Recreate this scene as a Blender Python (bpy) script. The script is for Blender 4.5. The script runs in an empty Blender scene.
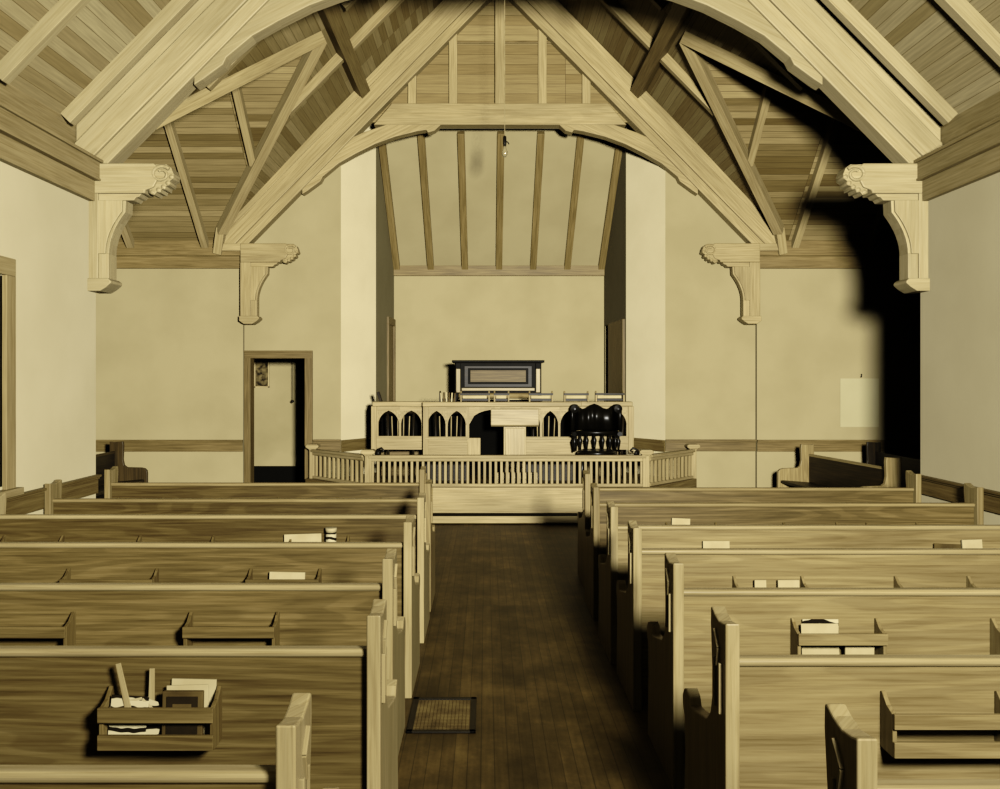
import bpy, bmesh, math, random
from mathutils import Vector, Matrix
random.seed(7)
PI = math.pi
scene = bpy.context.scene
COL = scene.collection

# ------------------------------------------------------------------ materials
RAMP = [(0, (10, 10, 7)), (17, (19, 17, 11)), (52, (64, 53, 32)), (95, (113, 96, 59)), (133, (154, 135, 90)), (176, (196, 178, 131)), (216, (227, 214, 170)), (255, (250, 243, 210))]
def lin(c):
    """one warm monochrome scale: every colour is taken to the sepia tone of its own lightness"""
    y = .3*c[0]+.59*c[1]+.11*c[2]
    for (a, ca), (b, cb) in zip(RAMP, RAMP[1:]):
        if y <= b:
            f = (y-a)/(b-a); c = tuple(p+(q-p)*f for p, q in zip(ca, cb)); break
    out = []
    for v in c:
        v /= 255.0
        out.append(v/12.92 if v <= .04045 else ((v+.055)/1.055)**2.4)
    return (*out, 1.0)

def raw(c):
    return (*[v/255/12.92 if v <= 10 else ((v/255+.055)/1.055)**2.4 for v in c], 1.0)

def newmat(name, rough=.6, spec=.3):
    m = bpy.data.materials.new(name); m.use_nodes = True
    nt = m.node_tree; b = nt.nodes['Principled BSDF']
    b.inputs['Roughness'].default_value = rough
    b.inputs['Specular IOR Level'].default_value = spec
    return m, nt, b

def nd(nt, typ, **kw):
    n = nt.nodes.new(typ)
    for k, v in kw.items():
        if hasattr(n, k): setattr(n, k, v)
        else: n.inputs[k].default_value = v
    return n

def ramp(nt, fac, stops):
    r = nt.nodes.new('ShaderNodeValToRGB')
    e = r.color_ramp.elements
    while len(e) < len(stops): e.new(.5)
    for el, (p, c) in zip(e, stops): el.position = p; el.color = c
    nt.links.new(fac, r.inputs['Fac'])
    return r.outputs['Color']

def uvrand(nt, sx, sy):
    """UV scaled along/across grain, shifted per object"""
    uv = nd(nt, 'ShaderNodeTexCoord')
    oi = nd(nt, 'ShaderNodeObjectInfo')
    mul = nd(nt, 'ShaderNodeMath', operation='MULTIPLY'); mul.inputs[1].default_value = 37.0
    nt.links.new(oi.outputs['Random'], mul.inputs[0])
    add = nd(nt, 'ShaderNodeVectorMath', operation='ADD')
    nt.links.new(uv.outputs['UV'], add.inputs[0]); nt.links.new(mul.outputs[0], add.inputs[1])
    sc = nd(nt, 'ShaderNodeVectorMath', operation='MULTIPLY')
    sc.inputs[1].default_value = (sx, sy, 1)
    nt.links.new(add.outputs[0], sc.inputs[0])
    return sc.outputs[0], add.outputs[0]

def mixc(nt, fac, a, b, mode='MIX'):
    m = nt.nodes.new('ShaderNodeMix'); m.data_type = 'RGBA'; m.blend_type = mode
    for s, v in ((m.inputs[0], fac), (m.inputs[6], a), (m.inputs[7], b)):
        if hasattr(v, 'is_linked'): nt.links.new(v, s)
        else: s.default_value = v
    return m.outputs[2]

def wood(name, dark, mid, light, rough=.5, figure=.35, fine=40, spec=.3):
    m, nt, b = newmat(name, rough, spec)
    v, raw = uvrand(nt, 1.3, fine)
    n1 = nd(nt, 'ShaderNodeTexNoise'); n1.inputs['Scale'].default_value = 1.6; n1.inputs['Detail'].default_value = 5
    n1.inputs['Roughness'].default_value = .65
    nt.links.new(v, n1.inputs['Vector'])
    base = ramp(nt, n1.outputs['Fac'], [(.25, lin(dark)), (.5, lin(mid)), (.75, lin(light))])
    v2, _ = uvrand(nt, .42, 5.5)
    n2 = nd(nt, 'ShaderNodeTexNoise'); n2.inputs['Scale'].default_value = 1.0; n2.inputs['Detail'].default_value = 1.5
    nt.links.new(v2, n2.inputs['Vector'])
    mu = nd(nt, 'ShaderNodeMath', operation='MULTIPLY'); mu.inputs[1].default_value = 75
    nt.links.new(n2.outputs['Fac'], mu.inputs[0])
    si = nd(nt, 'ShaderNodeMath', operation='SINE'); nt.links.new(mu.outputs[0], si.inputs[0])
    fg = ramp(nt, si.outputs[0], [(0.0, (.56, .54, .50, 1)), (.45, (1, 1, 1, 1)), (1.0, (1.06, 1.06, 1.05, 1))])
    c = mixc(nt, figure, base, fg, 'MULTIPLY')
    # broad blotches
    v3, _ = uvrand(nt, .7, 2.2)
    n3 = nd(nt, 'ShaderNodeTexNoise'); n3.inputs['Scale'].default_value = 1.02; n3.inputs['Detail'].default_value = 2
    nt.links.new(v3, n3.inputs['Vector'])
    bl = ramp(nt, n3.outputs['Fac'], [(.3, (.74, .73, .71, 1)), (.65, (1.05, 1.05, 1.05, 1))])
    c = mixc(nt, .8, c, bl, 'MULTIPLY')
    nt.links.new(c, b.inputs['Base Color'])
    bp = nd(nt, 'ShaderNodeBump'); bp.inputs['Strength'].default_value = .08; bp.inputs['Distance'].default_value = .01
    nt.links.new(n1.outputs['Fac'], bp.inputs['Height']); nt.links.new(bp.outputs[0], b.inputs['Normal'])
    return m

def planks(name, c1, c2, gap, width=2.3, row=.085, rough=.6, stain=None):
    m, nt, b = newmat(name, rough, .25)
    uv = nd(nt, 'ShaderNodeTexCoord')
    br = nt.nodes.new('ShaderNodeTexBrick')
    br.offset = .37; br.offset_frequency = 1; br.squash = 1.0
    br.inputs['Scale'].default_value = 1.0
    br.inputs['Brick Width'].default_value = width; br.inputs['Row Height'].default_value = row
    br.inputs['Mortar Size'].default_value = .0025; br.inputs['Mortar Smooth'].default_value = .3
    br.inputs['Color1'].default_value = lin(c1); br.inputs['Color2'].default_value = lin(c2)
    br.inputs['Mortar'].default_value = lin(gap)
    nt.links.new(uv.outputs['UV'], br.inputs['Vector'])
    sc = nd(nt, 'ShaderNodeVectorMath', operation='MULTIPLY'); sc.inputs[1].default_value = (1.6, 34, 1)
    nt.links.new(uv.outputs['UV'], sc.inputs[0])
    n = nd(nt, 'ShaderNodeTexNoise'); n.inputs['Scale'].default_value = 1.5; n.inputs['Detail'].default_value = 4
    nt.links.new(sc.outputs[0], n.inputs['Vector'])
    gr = ramp(nt, n.outputs['Fac'], [(.3, (.76, .75, .73, 1)), (.7, (1.08, 1.08, 1.06, 1))])
    c = mixc(nt, .9, br.outputs['Color'], gr, 'MULTIPLY')
    if stain:
        n2 = nd(nt, 'ShaderNodeTexNoise'); n2.inputs['Scale'].default_value = stain; n2.inputs['Detail'].default_value = 6
        n2.inputs['Roughness'].default_value = .7
        nt.links.new(uv.outputs['UV'], n2.inputs['Vector'])
        s = ramp(nt, n2.outputs['Fac'], [(.34, (.38, .37, .36, 1)), (.5, (.8, .79, .78, 1)), (.66, (1.55, 1.53, 1.48, 1))])
        c = mixc(nt, .85, c, s, 'MULTIPLY')
    nt.links.new(c, b.inputs['Base Color'])
    return m

def plaster(name, a, bcol, rough=.9, scale=1.3):
    m, nt, b = newmat(name, rough, .1)
    tc = nd(nt, 'ShaderNodeTexCoord')
    n = nd(nt, 'ShaderNodeTexNoise'); n.inputs['Scale'].default_value = scale; n.inputs['Detail'].default_value = 5
    nt.links.new(tc.outputs['Object'], n.inputs['Vector'])
    c = ramp(nt, n.outputs['Fac'], [(.35, raw(bcol)), (.6, raw(a))])
    nt.links.new(c, b.inputs['Base Color'])
    n2 = nd(nt, 'ShaderNodeTexNoise'); n2.inputs['Scale'].default_value = 60; n2.inputs['Detail'].default_value = 3
    nt.links.new(tc.outputs['Object'], n2.inputs['Vector'])
    bp = nd(nt, 'ShaderNodeBump'); bp.inputs['Strength'].default_value = .06; bp.inputs['Distance'].default_value = .01
    nt.links.new(n2.outputs['Fac'], bp.inputs['Height']); nt.links.new(bp.outputs[0], b.inputs['Normal'])
    return m

def plain(name, c, rough=.5, spec=.4, var=.25):
    m, nt, b = newmat(name, rough, spec)
    tc = nd(nt, 'ShaderNodeTexCoord')
    n = nd(nt, 'ShaderNodeTexNoise'); n.inputs['Scale'].default_value = 9; n.inputs['Detail'].default_value = 3
    nt.links.new(tc.outputs['Object'], n.inputs['Vector'])
    d = tuple(v*(1-var) for v in c)
    col = ramp(nt, n.outputs['Fac'], [(.3, lin(d)), (.65, lin(c))])
    nt.links.new(col, b.inputs['Base Color'])
    return m

def printed(name, paper, ink, scale=7, thr=.5):
    m, nt, b = newmat(name, .8, .15)
    tc = nd(nt, 'ShaderNodeTexCoord')
    w = nt.nodes.new('ShaderNodeTexWave'); w.wave_type = 'RINGS'
    w.inputs['Scale'].default_value = scale; w.inputs['Distortion'].default_value = 6; w.inputs['Detail'].default_value = 2
    nt.links.new(tc.outputs['Object'], w.inputs['Vector'])
    c = ramp(nt, w.outputs['Fac'], [(thr-.12, lin(ink)), (thr, lin(paper))])
    nt.links.new(c, b.inputs['Base Color'])
    return m

M = {
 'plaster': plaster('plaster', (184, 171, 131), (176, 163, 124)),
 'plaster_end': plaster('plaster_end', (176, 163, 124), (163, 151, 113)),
 'wall_sheet': plaster('wall_sheet', (200, 191, 150), (194, 185, 144)),
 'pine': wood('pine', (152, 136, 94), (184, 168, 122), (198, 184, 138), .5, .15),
 'pine_dark': wood('pine_dark', (104, 90, 56), (142, 124, 82), (162, 144, 98), .5, .2),
 'oak': wood('oak', (138, 120, 78), (172, 154, 108), (190, 173, 126), .42, .3),
 'oak_pale': wood('oak_pale', (160, 143, 98), (194, 178, 130), (206, 191, 144), .42, .15),
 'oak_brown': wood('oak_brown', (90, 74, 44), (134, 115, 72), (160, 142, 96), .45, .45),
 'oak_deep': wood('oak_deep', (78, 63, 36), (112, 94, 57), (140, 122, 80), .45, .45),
 'trim': wood('trim', (96, 82, 50), (128, 112, 72), (154, 138, 94), .5, .2),
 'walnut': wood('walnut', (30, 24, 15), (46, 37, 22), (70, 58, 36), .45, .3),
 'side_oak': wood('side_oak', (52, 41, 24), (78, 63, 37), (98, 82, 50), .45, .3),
 'gloss': plain('black_gloss', (24, 20, 14), .32, .35),
 'black': plain('black', (16, 14, 10), .8, .1),
 'iron': plain('iron', (34, 30, 22), .5, .4),
 'paper': plain('paper', (216, 208, 170), .85, .1, .08),
 'book': plain('book', (120, 104, 66), .7, .2, .35),
 'book_dark': plain('book_dark', (56, 46, 28), .6, .3, .35),
 'fanprint': printed('fanprint', (228, 222, 186), (38, 32, 22), 9, .42),
 'cover': printed('cover', (140, 122, 80), (104, 88, 54), 30, .35),
 'picture': plaster('picture', (128, 114, 78), (30, 25, 16), .6, 14),
 'cord': plain('cord', (205, 196, 150), .8, .1),
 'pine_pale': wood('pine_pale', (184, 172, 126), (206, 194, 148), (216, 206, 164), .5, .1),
 'plaster_lit': plaster('plaster_lit', (246, 232, 188), (239, 225, 181)),  # brighter copy of plaster; missing bounce light on side walls and splays put into colour
 'piano_black': plain('piano_black', (26, 22, 15), .55, .12),
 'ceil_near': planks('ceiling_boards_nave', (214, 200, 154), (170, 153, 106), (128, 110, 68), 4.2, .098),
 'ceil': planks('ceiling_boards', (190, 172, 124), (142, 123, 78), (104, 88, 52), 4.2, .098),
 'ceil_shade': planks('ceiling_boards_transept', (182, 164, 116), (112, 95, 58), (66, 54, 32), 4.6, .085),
 'gable': planks('gable_boards', (176, 158, 110), (146, 127, 82), (90, 76, 46), 2.6, .13),
 'floor': planks('floor_boards', (106, 90, 54), (92, 76, 45), (74, 60, 35), 3.6, .06, .5, stain=2.3),
}
def glassmat():
    m, nt, b = newmat('bulb_glass', .1, .5)
    b.inputs['Base Color'].default_value = lin((220, 214, 180)); b.inputs['Transmission Weight'].default_value = .5
    return m
M['glass'] = glassmat()

# ------------------------------------------------------------------ mesh builder
class MB:
    def __init__(s):
        s.bm = bmesh.new(); s.uv = s.bm.loops.layers.uv.new('UVMap')
    def _uv(s, faces, g):
        g = Vector(g).normalized(); off = Vector((random.uniform(0, 9), random.uniform(0, 9)))
        for f in faces:
            f.normal_update(); n = f.normal
            if abs(n.dot(g)) > .9:
                a = n.orthogonal(); bb = n.cross(a)
                for l in f.loops: l[s.uv].uv = (l.vert.co.dot(a)*.3+off.x, l.vert.co.dot(bb)+off.y)
            else:
                c = n.cross(g)
                for l in f.loops: l[s.uv].uv = (l.vert.co.dot(g)+off.x, l.vert.co.dot(c)+off.y)
    def poly(s, pts, g=(1, 0, 0), smooth=False):
        f = s.bm.faces.new([s.bm.verts.new(p) for p in pts]); s._uv([f], g); return s
    def hexa(s, v, g):
        V = [s.bm.verts.new(p) for p in v]
        fs = [s.bm.faces.new([V[i] for i in q]) for q in
              ((0, 3, 2, 1), (4, 5, 6, 7), (0, 1, 5, 4), (1, 2, 6, 5), (2, 3, 7, 6), (3, 0, 4, 7))]
        s._uv(fs, g); return s
    def box(s, a, b, g=None):
        x0, x1 = sorted((a[0], b[0])); y0, y1 = sorted((a[1], b[1])); z0, z1 = sorted((a[2], b[2]))
        if g is None:
            d = (x1-x0, y1-y0, z1-z0); i = d.index(max(d)); g = tuple(1 if k == i else 0 for k in range(3))
        return s.hexa([(x0,y0,z0),(x1,y0,z0),(x1,y1,z0),(x0,y1,z0),(x0,y0,z1),(x1,y0,z1),(x1,y1,z1),(x0,y1,z1)], g)
    def beam(s, p, q, w, h, up=(0, 0, 1)):
        """bar from p to q, w sideways, h along 'up' (made perpendicular), centred"""
        p, q = Vector(p), Vector(q); d = (q-p).normalized()
        u = Vector(up); u = (u-d*u.dot(d)).normalized(); r = d.cross(u)
        o = []
        for c in (p, q):
            for a, b in ((-1, -1), (1, -1), (1, 1), (-1, 1)):
                o.append(c+r*(a*w/2)+u*(b*h/2))
        return s.hexa(o, d)
    def prism(s, pts, plane, a, b, g=None):
        def P(u, v, w):
            return {'XZ': (u, w, v), 'YZ': (w, u, v), 'XY': (u, v, w)}[plane]
        A = [s.bm.verts.new(P(u, v, a)) for u, v in pts]; B = [s.bm.verts.new(P(u, v, b)) for u, v in pts]
        fs = [s.bm.faces.new(A), s.bm.faces.new(B[::-1])]
        n = len(pts)
        for i in range(n): fs.append(s.bm.faces.new((A[i], A[(i+1) % n], B[(i+1) % n], B[i])))
        if g is None: g = {'XZ': (0, 1, 0), 'YZ': (1, 0, 0), 'XY': (0, 0, 1)}[plane]
        s._uv(fs, g); return s
    def tube(s, pts, r, seg=8, cap=True):
        pts = [Vector(p) for p in pts]; rings = []
        rr = r if isinstance(r, (list, tuple)) else [r]*len(pts)
        ref = None
        for i, p in enumerate(pts):
            d = (pts[min(i+1, len(pts)-1)]-pts[max(i-1, 0)]).normalized()
            u = d.orthogonal().normalized() if ref is None else (ref-d*ref.dot(d)).normalized()
            ref = u; w = d.cross(u)
            rings.append([s.bm.verts.new(p+(u*math.cos(t)+w*math.sin(t))*rr[i]) for t in [2*PI*k/seg for k in range(seg)]])
        fs = []
        for a, b in zip(rings, rings[1:]):
            for k in range(seg): fs.append(s.bm.faces.new((a[k], a[(k+1) % seg], b[(k+1) % seg], b[k])))
        for f in fs: f.smooth = True
        if cap: fs += [s.bm.faces.new(rings[0][::-1]), s.bm.faces.new(rings[-1])]
        s._uv(fs, (pts[-1]-pts[0]) if (pts[-1]-pts[0]).length > 1e-6 else (0, 0, 1)); return s
    def lathe(s, prof, c, axis=(0, 0, 1), seg=16):
        ax = Vector(axis).normalized()
        u = ax.orthogonal().normalized(); w = ax.cross(u); c = Vector(c)
        R = [[s.bm.verts.new(c+ax*h+(u*math.cos(2*PI*k/seg)+w*math.sin(2*PI*k/seg))*max(r, .0004)) for k in range(seg)] for r, h in prof]
        fs = []
        for a, b in zip(R, R[1:]):
            for k in range(seg): fs.append(s.bm.faces.new((a[k], a[(k+1) % seg], b[(k+1) % seg], b[k])))
        fs += [s.bm.faces.new(R[0][::-1]), s.bm.faces.new(R[-1])]
        s._uv(fs, ax)
        for f in fs[:-2]: f.smooth = abs(f.normal.dot(ax)) < .9
        return s
    def ring(s, c, R, r, seg=20, s2=8, normal='Y', a0=0, a1=2*PI):
        pts = []
        n = seg
        for k in range(n+1):
            t = a0+(a1-a0)*k/n
            if normal == 'Y': pts.append((c[0]+R*math.cos(t), c[1], c[2]+R*math.sin(t)))
            elif normal == 'Z': pts.append((c[0]+R*math.cos(t), c[1]+R*math.sin(t), c[2]))
            else: pts.append((c[0], c[1]+R*math.cos(t), c[2]+R*math.sin(t)))
        return s.tube(pts, r, s2)
    def build(s, name, mat, parent=None, bev=.004, label=None):
        bmesh.ops.recalc_face_normals(s.bm, faces=s.bm.faces[:])
        me = bpy.data.meshes.new(name)
        if parent is None:
            xs = [v.co for v in s.bm.verts]
            o0 = Vector(((min(v.x for v in xs)+max(v.x for v in xs))/2, (min(v.y for v in xs)+max(v.y for v in xs))/2, min(v.z for v in xs)))
        else:
            r = parent
            while r.parent: r = r.parent
            o0 = r.location.copy()
        bmesh.ops.translate(s.bm, verts=s.bm.verts[:], vec=-o0)
        s.bm.to_mesh(me); s.bm.free()
        for mm in (mat if isinstance(mat, (list, tuple)) else [mat]): me.materials.append(M[mm])
        o = bpy.data.objects.new(name, me); COL.objects.link(o)
        if parent is None: o.location = o0
        else: o.parent = parent
        if bev:
            md = o.modifiers.new('bevel', 'BEVEL'); md.width = bev; md.segments = 2; md.limit_method = 'ANGLE'; md.angle_limit = .7
        if label: o['label'] = label
        return o

def tag(o, label, cat, group=None):
    o['label'] = label; o['category'] = cat
    if group: o['group'] = group
    return o
def thing(name, label, cat, loc=(0, 0, 0), group=None):
    o = bpy.data.objects.new(name, None); COL.objects.link(o); o.location = loc
    o.empty_display_size = .1
    return tag(o, label, cat, group)
def struct(mb, name, mat, bev=0):
    o = mb.build(name, mat, None, bev); o['kind'] = 'structure'; return o
def copy_tree(o, parent=None):
    c = o.copy(); COL.objects.link(c); c.parent = parent
    for ch in list(o.children): copy_tree(ch, c)
    return c

# ------------------------------------------------------------------ measures
XC = .185                      # nave centre line
WL, WR = -3.265, 3.635         # nave side walls
YN, YF = 7.15, 11.38            # front faces of near and far truss
YC = 7.28                      # end of nave side wall, start of transept
YT = 11.5                      # transept back wall
YW = 11.56                     # wall either side of the chancel
ZA = 7.46; SL = 1.02           # nave roof boards: z = ZA - SL*|dx|
def ZS(dx): return ZA-SL*abs(dx)
ZBT = 3.5; YR = 9.39; DXP = 1.97; ZR = ZS(DXP); DXF = 3.80
YB = -2.6                      # where the modelled nave begins behind the viewpoint
XE = 6.3                       # transept end, from centre

# ------------------------------------------------------------------ floor, walls
struct(MB().poly([(XC-XE, YB, 0), (XC+XE, YB, 0), (XC+XE, 14, 0), (XC-XE, 14, 0)], (0, 1, 0)), 'floor', 'floor')
# nave side walls (left one has a window)
WY0, WY1, WZ0, WZ1 = 4.65, 5.87, .98, 2.41
wl = MB()
wl.box((WL-.18, YB, 0), (WL, WY0, 3.50)).box((WL-.18, WY1, 0), (WL, YC, 3.50))
wl.box((WL-.18, WY0, 0), (WL, WY1, WZ0)).box((WL-.18, WY0, WZ1), (WL, WY1, 3.50))
wall_left = struct(wl, 'wall_left', 'plaster_lit')
wall_right = struct(MB().box((WR, YB, 0), (WR+.18, YC, 3.50)), 'wall_right', 'plaster_lit')
# transept walls
for s, nm in ((-1, 'left'), (1, 'right')):
    a = XC+s*3.395; b = XC+s*XE
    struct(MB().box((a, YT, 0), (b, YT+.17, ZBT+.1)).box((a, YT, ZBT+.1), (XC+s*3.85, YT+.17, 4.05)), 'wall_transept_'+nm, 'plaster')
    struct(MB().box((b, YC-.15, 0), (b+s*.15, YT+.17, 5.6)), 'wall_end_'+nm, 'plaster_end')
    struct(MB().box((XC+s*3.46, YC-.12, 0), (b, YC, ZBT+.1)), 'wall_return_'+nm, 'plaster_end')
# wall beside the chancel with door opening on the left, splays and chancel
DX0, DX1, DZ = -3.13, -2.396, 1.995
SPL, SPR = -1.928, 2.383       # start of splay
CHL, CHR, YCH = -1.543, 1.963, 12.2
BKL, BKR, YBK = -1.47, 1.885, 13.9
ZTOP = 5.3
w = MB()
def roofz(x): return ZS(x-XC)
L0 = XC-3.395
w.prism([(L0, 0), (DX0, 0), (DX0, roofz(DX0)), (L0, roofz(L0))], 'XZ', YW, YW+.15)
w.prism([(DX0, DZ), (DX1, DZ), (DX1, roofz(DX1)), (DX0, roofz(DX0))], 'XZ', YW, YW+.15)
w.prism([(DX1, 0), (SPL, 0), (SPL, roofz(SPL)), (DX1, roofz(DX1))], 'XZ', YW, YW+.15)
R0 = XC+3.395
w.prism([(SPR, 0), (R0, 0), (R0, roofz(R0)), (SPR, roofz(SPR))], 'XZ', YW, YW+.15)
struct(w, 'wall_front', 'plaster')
w = MB()
w.prism([(SPL, YW), (CHL, YCH), (CHL-.12, YCH), (SPL, YW+.2)], 'XY', 0, ZTOP)
struct(w, 'wall_splay_left', 'plaster_lit')
w = MB()
w.prism([(SPR, YW), (CHR, YCH), (CHR+.12, YCH), (SPR, YW+.2)], 'XY', 0, ZTOP)
struct(w, 'wall_splay_right', 'plaster_lit')
CD0, CD1, CDZ = 13.36, 13.80, 2.55     # right chancel doorway
w = MB(); w.prism([(CHL, YCH), (BKL, YBK), (BKL-.12, YBK), (CHL-.12, YCH)], 'XY', 0, ZTOP)
struct(w, 'wall_chancel_left', 'plaster')
def chx(y): return CHR+(BKR-CHR)*(y-YCH)/(YBK-YCH)
w = MB()
w.prism([(CHR, YCH), (chx(CD0), CD0), (chx(CD0)+.12, CD0), (CHR+.12, YCH)], 'XY', 0, ZTOP)
w.prism([(chx(CD0), CD0), (chx(CD1), CD1), (chx(CD1)+.12, CD1), (chx(CD0)+.12, CD0)], 'XY', CDZ, ZTOP)
w.prism([(chx(CD1), CD1), (BKR, YBK), (BKR+.12, YBK), (chx(CD1)+.12, CD1)], 'XY', 0, ZTOP)
struct(w, 'wall_chancel_right', 'plaster')
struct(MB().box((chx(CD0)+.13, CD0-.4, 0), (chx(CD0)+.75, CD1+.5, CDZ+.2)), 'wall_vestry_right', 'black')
struct(MB().box((BKL-.3, YBK, 0), (BKR+.3, YBK+.12, ZTOP)), 'wall_chancel_back', 'plaster')
# little room behind the left door
YPB = 13.15
w = MB()
w.box((-4.1, YPB, 0), (-2.0, YPB+.1, 2.9)).box((-4.1, YW+.15, 0), (-4.0, YPB, 2.9)).box((-2.05, YW+.15, 0), (-1.95, YPB, 2.9)).box((-4.1, YW+.15, 2.8), (-1.95, YPB, 2.9))
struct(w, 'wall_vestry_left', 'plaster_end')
struct(MB().box((-4.0, YPB-.03, 0), (-2.05, YPB, .40)), 'baseboard_vestry', 'black', .003)

# ------------------------------------------------------------------ ceiling boards, rafters, purlins, valleys
c = MB(); shade = []
for s in (-1, 1):
    X = lambda d: XC+s*d
    P = lambda d, y, z=None: (X(d), y, ZS(d) if z is None else z)
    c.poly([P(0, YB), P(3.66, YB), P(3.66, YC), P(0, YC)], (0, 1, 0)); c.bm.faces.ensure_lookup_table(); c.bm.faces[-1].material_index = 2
    c.poly([P(0, YC), P(DXP, YC), P(DXP, YR), P(0, YR)], (0, 1, 0)); c.poly([P(DXP, YC), P(DXF, YC, ZBT), P(DXP, YR)], (0, 1, 0))
    c.poly([P(0, YR), P(DXP, YR), P(DXP, YT+.2), P(0, YT+.2)], (0, 1, 0)); c.poly([P(DXP, YR), P(DXF, YT, ZBT), P(DXF, YT+.2, ZBT), P(DXP, YT+.2)], (0, 1, 0))
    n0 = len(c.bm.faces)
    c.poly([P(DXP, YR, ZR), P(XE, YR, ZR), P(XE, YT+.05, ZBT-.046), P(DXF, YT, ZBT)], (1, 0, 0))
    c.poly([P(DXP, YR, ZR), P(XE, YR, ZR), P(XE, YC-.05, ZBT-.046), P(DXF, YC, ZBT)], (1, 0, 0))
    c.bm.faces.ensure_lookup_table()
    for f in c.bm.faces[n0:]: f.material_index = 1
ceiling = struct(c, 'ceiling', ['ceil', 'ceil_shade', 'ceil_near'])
def cpart(mb, name, mat='pine', label=None): return mb.build(name, mat, ceiling, .004, label)
RH = .11; RW = .085
for s in (-1, 1):
    X = lambda d: XC+s*d
    def raf(d0, d1, y, name='rafter', mat=None):
        up = Vector((s*SL, 0, 1)).normalized(); o = -up*(RH/2-.005)
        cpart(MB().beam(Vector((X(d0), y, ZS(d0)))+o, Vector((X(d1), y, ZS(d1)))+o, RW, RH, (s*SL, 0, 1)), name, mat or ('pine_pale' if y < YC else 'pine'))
    for k in range(7): raf(3.57, .0, 6.96-.97*k)
    for y in (8.25, 9.2, 10.15):
        dv = DXP+(DXF-DXP)*abs(y-YR)/(YT-YR)
        raf(dv-.08 if abs(y-YR) > .5 else 1.74, .05, y)
    # purlin along the nave at the transept ridge
    pz = ZS(1.82)-.10
    cpart(MB().beam((X(1.82), YN+.1, pz), (X(1.82), YF+.04, pz), .15, .20, (s*SL, 0, 1)), 'purlin', 'pine_dark')
    # valley rafters
    for ye in (YC, YT):
        a = Vector((X(DXF), ye, ZBT)); b = Vector((X(DXP), YR, ZR))
        o = Vector((0, 0, -.06))
        a2 = a+(b-a)*.10
        cpart(MB().beam(a2+o, b+o, .12, .13), 'valley_rafter')
        q = Vector((X(3.70), ye-.09 if ye > 9 else ye+.09, 3.36))
        cpart(MB().beam(a2+o+Vector((0, 0, .04)), q, .11, .10, (0, 1, 0)), 'valley_strut')
    # jack rafters of the transept
    m = (ZR-ZBT)/(YT-YR)
    for d in (3.0, 3.88, 4.86, 5.8):
        for sg in (1, -1):
            yb = YT if sg > 0 else YC
            ye = YR if d > DXP else YR
            if d < DXF:
                f = (d-DXP)/(DXF-DXP); ye2 = YR+sg*(YT-YR)*f; zb = ZBT+m*(YT-YR)*(1-f)
                p0 = Vector((X(d), ye2, zb))
            else: p0 = Vector((X(d), yb, ZBT))
            p1 = Vector((X(d), YR, ZR))
            o = Vector((0, -sg*m, -1)).normalized()*(RH/2-.005)
            cpart(MB().beam(p0+o, p1+o, RW, RH, (0, sg*m, 1)), 'jack_rafter')
    cpart(MB().beam((X(DXP+.05), YR, ZR-.07), (X(XE), YR, ZR-.07), .05, .16), 'ridge_board', 'pine_dark')
cpart(MB().beam((XC, YB, ZA-.09), (XC, YF, ZA-.09), .06, .22), 'ridge_board', 'pine_dark')
# wall plates (fascia) of the nave, transept plates
for s, xw, nm in ((1, WL, 'left'), (-1, WR, 'right')):
    t = MB()
    t.box((xw, YB, 3.17), (xw+s*.05, YC+.02, 3.34)).box((xw, YB, 3.34), (xw+s*.09, YC+.02, 3.50))
    t.box((xw, YB, 3.335), (xw+s*.1, YC+.02, 3.355)).box((xw, YB, 3.485), (xw+s*.115, YC+.02, 3.51))
    t.box((xw-s*.17, YB, 3.48), (xw-s*.125, YC+.02, 3.92)); t.box((xw-s*.15, YB, 3.48), (xw+s*.05, YC+.02, 3.50))
    struct(t, 'trim_plate_'+nm, 'pine', .004)
for s, nm in ((-1, 'left'), (1, 'right')):
    t = MB(); a, b = XC+s*3.40, XC+s*XE
    t.box((a, YT-.05, 3.17), (b, YT, 3.33)).box((a, YT-.10, 3.33), (b, YT, 3.43)).box((a, YT-.04, 3.43), (b, YT, 3.56))
    struct(t, 'trim_transept_plate_'+nm, 'pine_dark', .004)

# chancel lean-to ceiling
c = MB()
ZC0, ZC1 = 5.22, 3.50
c.poly([(CHL-.05, YCH, ZC0), (CHR+.05, YCH, ZC0), (BKR+.05, YBK, ZC1), (BKL-.05, YBK, ZC1)], (0, 1, 0))
c.box((SPL, YW+.1, ZTOP-.02), (SPR, YCH+.1, ZTOP+.03))
cc = struct(c, 'ceiling_chancel', 'plaster')
for i in range(7):
    f = i/6
    a = Vector((CHL+.07+(CHR-CHL-.14)*f, YCH, ZC0-.045)); b = Vector((BKL+.05+(BKR-BKL-.10)*f, YBK, ZC1-.045))
    MB().beam(a, b, .10, .10, (0, 1, 1)).build('rafter', 'pine_dark', cc)
MB().box((BKL, YBK-.07, 3.36), (BKR, YBK, 3.52)).build('plate', 'pine_dark', cc)

# gable boarding above the far collar
g = MB()
zg = 5.12; dg = (ZA-zg)/SL
g.prism([(XC-dg, zg), (XC+dg, zg), (XC, ZA)], 'XZ', YW-.02, YW+.02, (1, 0, 0))
gb = struct(g, 'wall_gable', 'gable')
for d, zt in ((-.62, 0), (.56, 0), (-1.16, 0), (1.14, 0)):
    top = ZS(d)-.5
    MB().box((XC+d-.055, YW-.08, zg), (XC+d+.055, YW-.02, top)).build('stud', 'pine', gb)
MB().box((XC-.7, YW-.05, 6.16), (XC+.7, YW-.02, 6.19)).build('ledge', 'pine_dark', gb)

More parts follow.
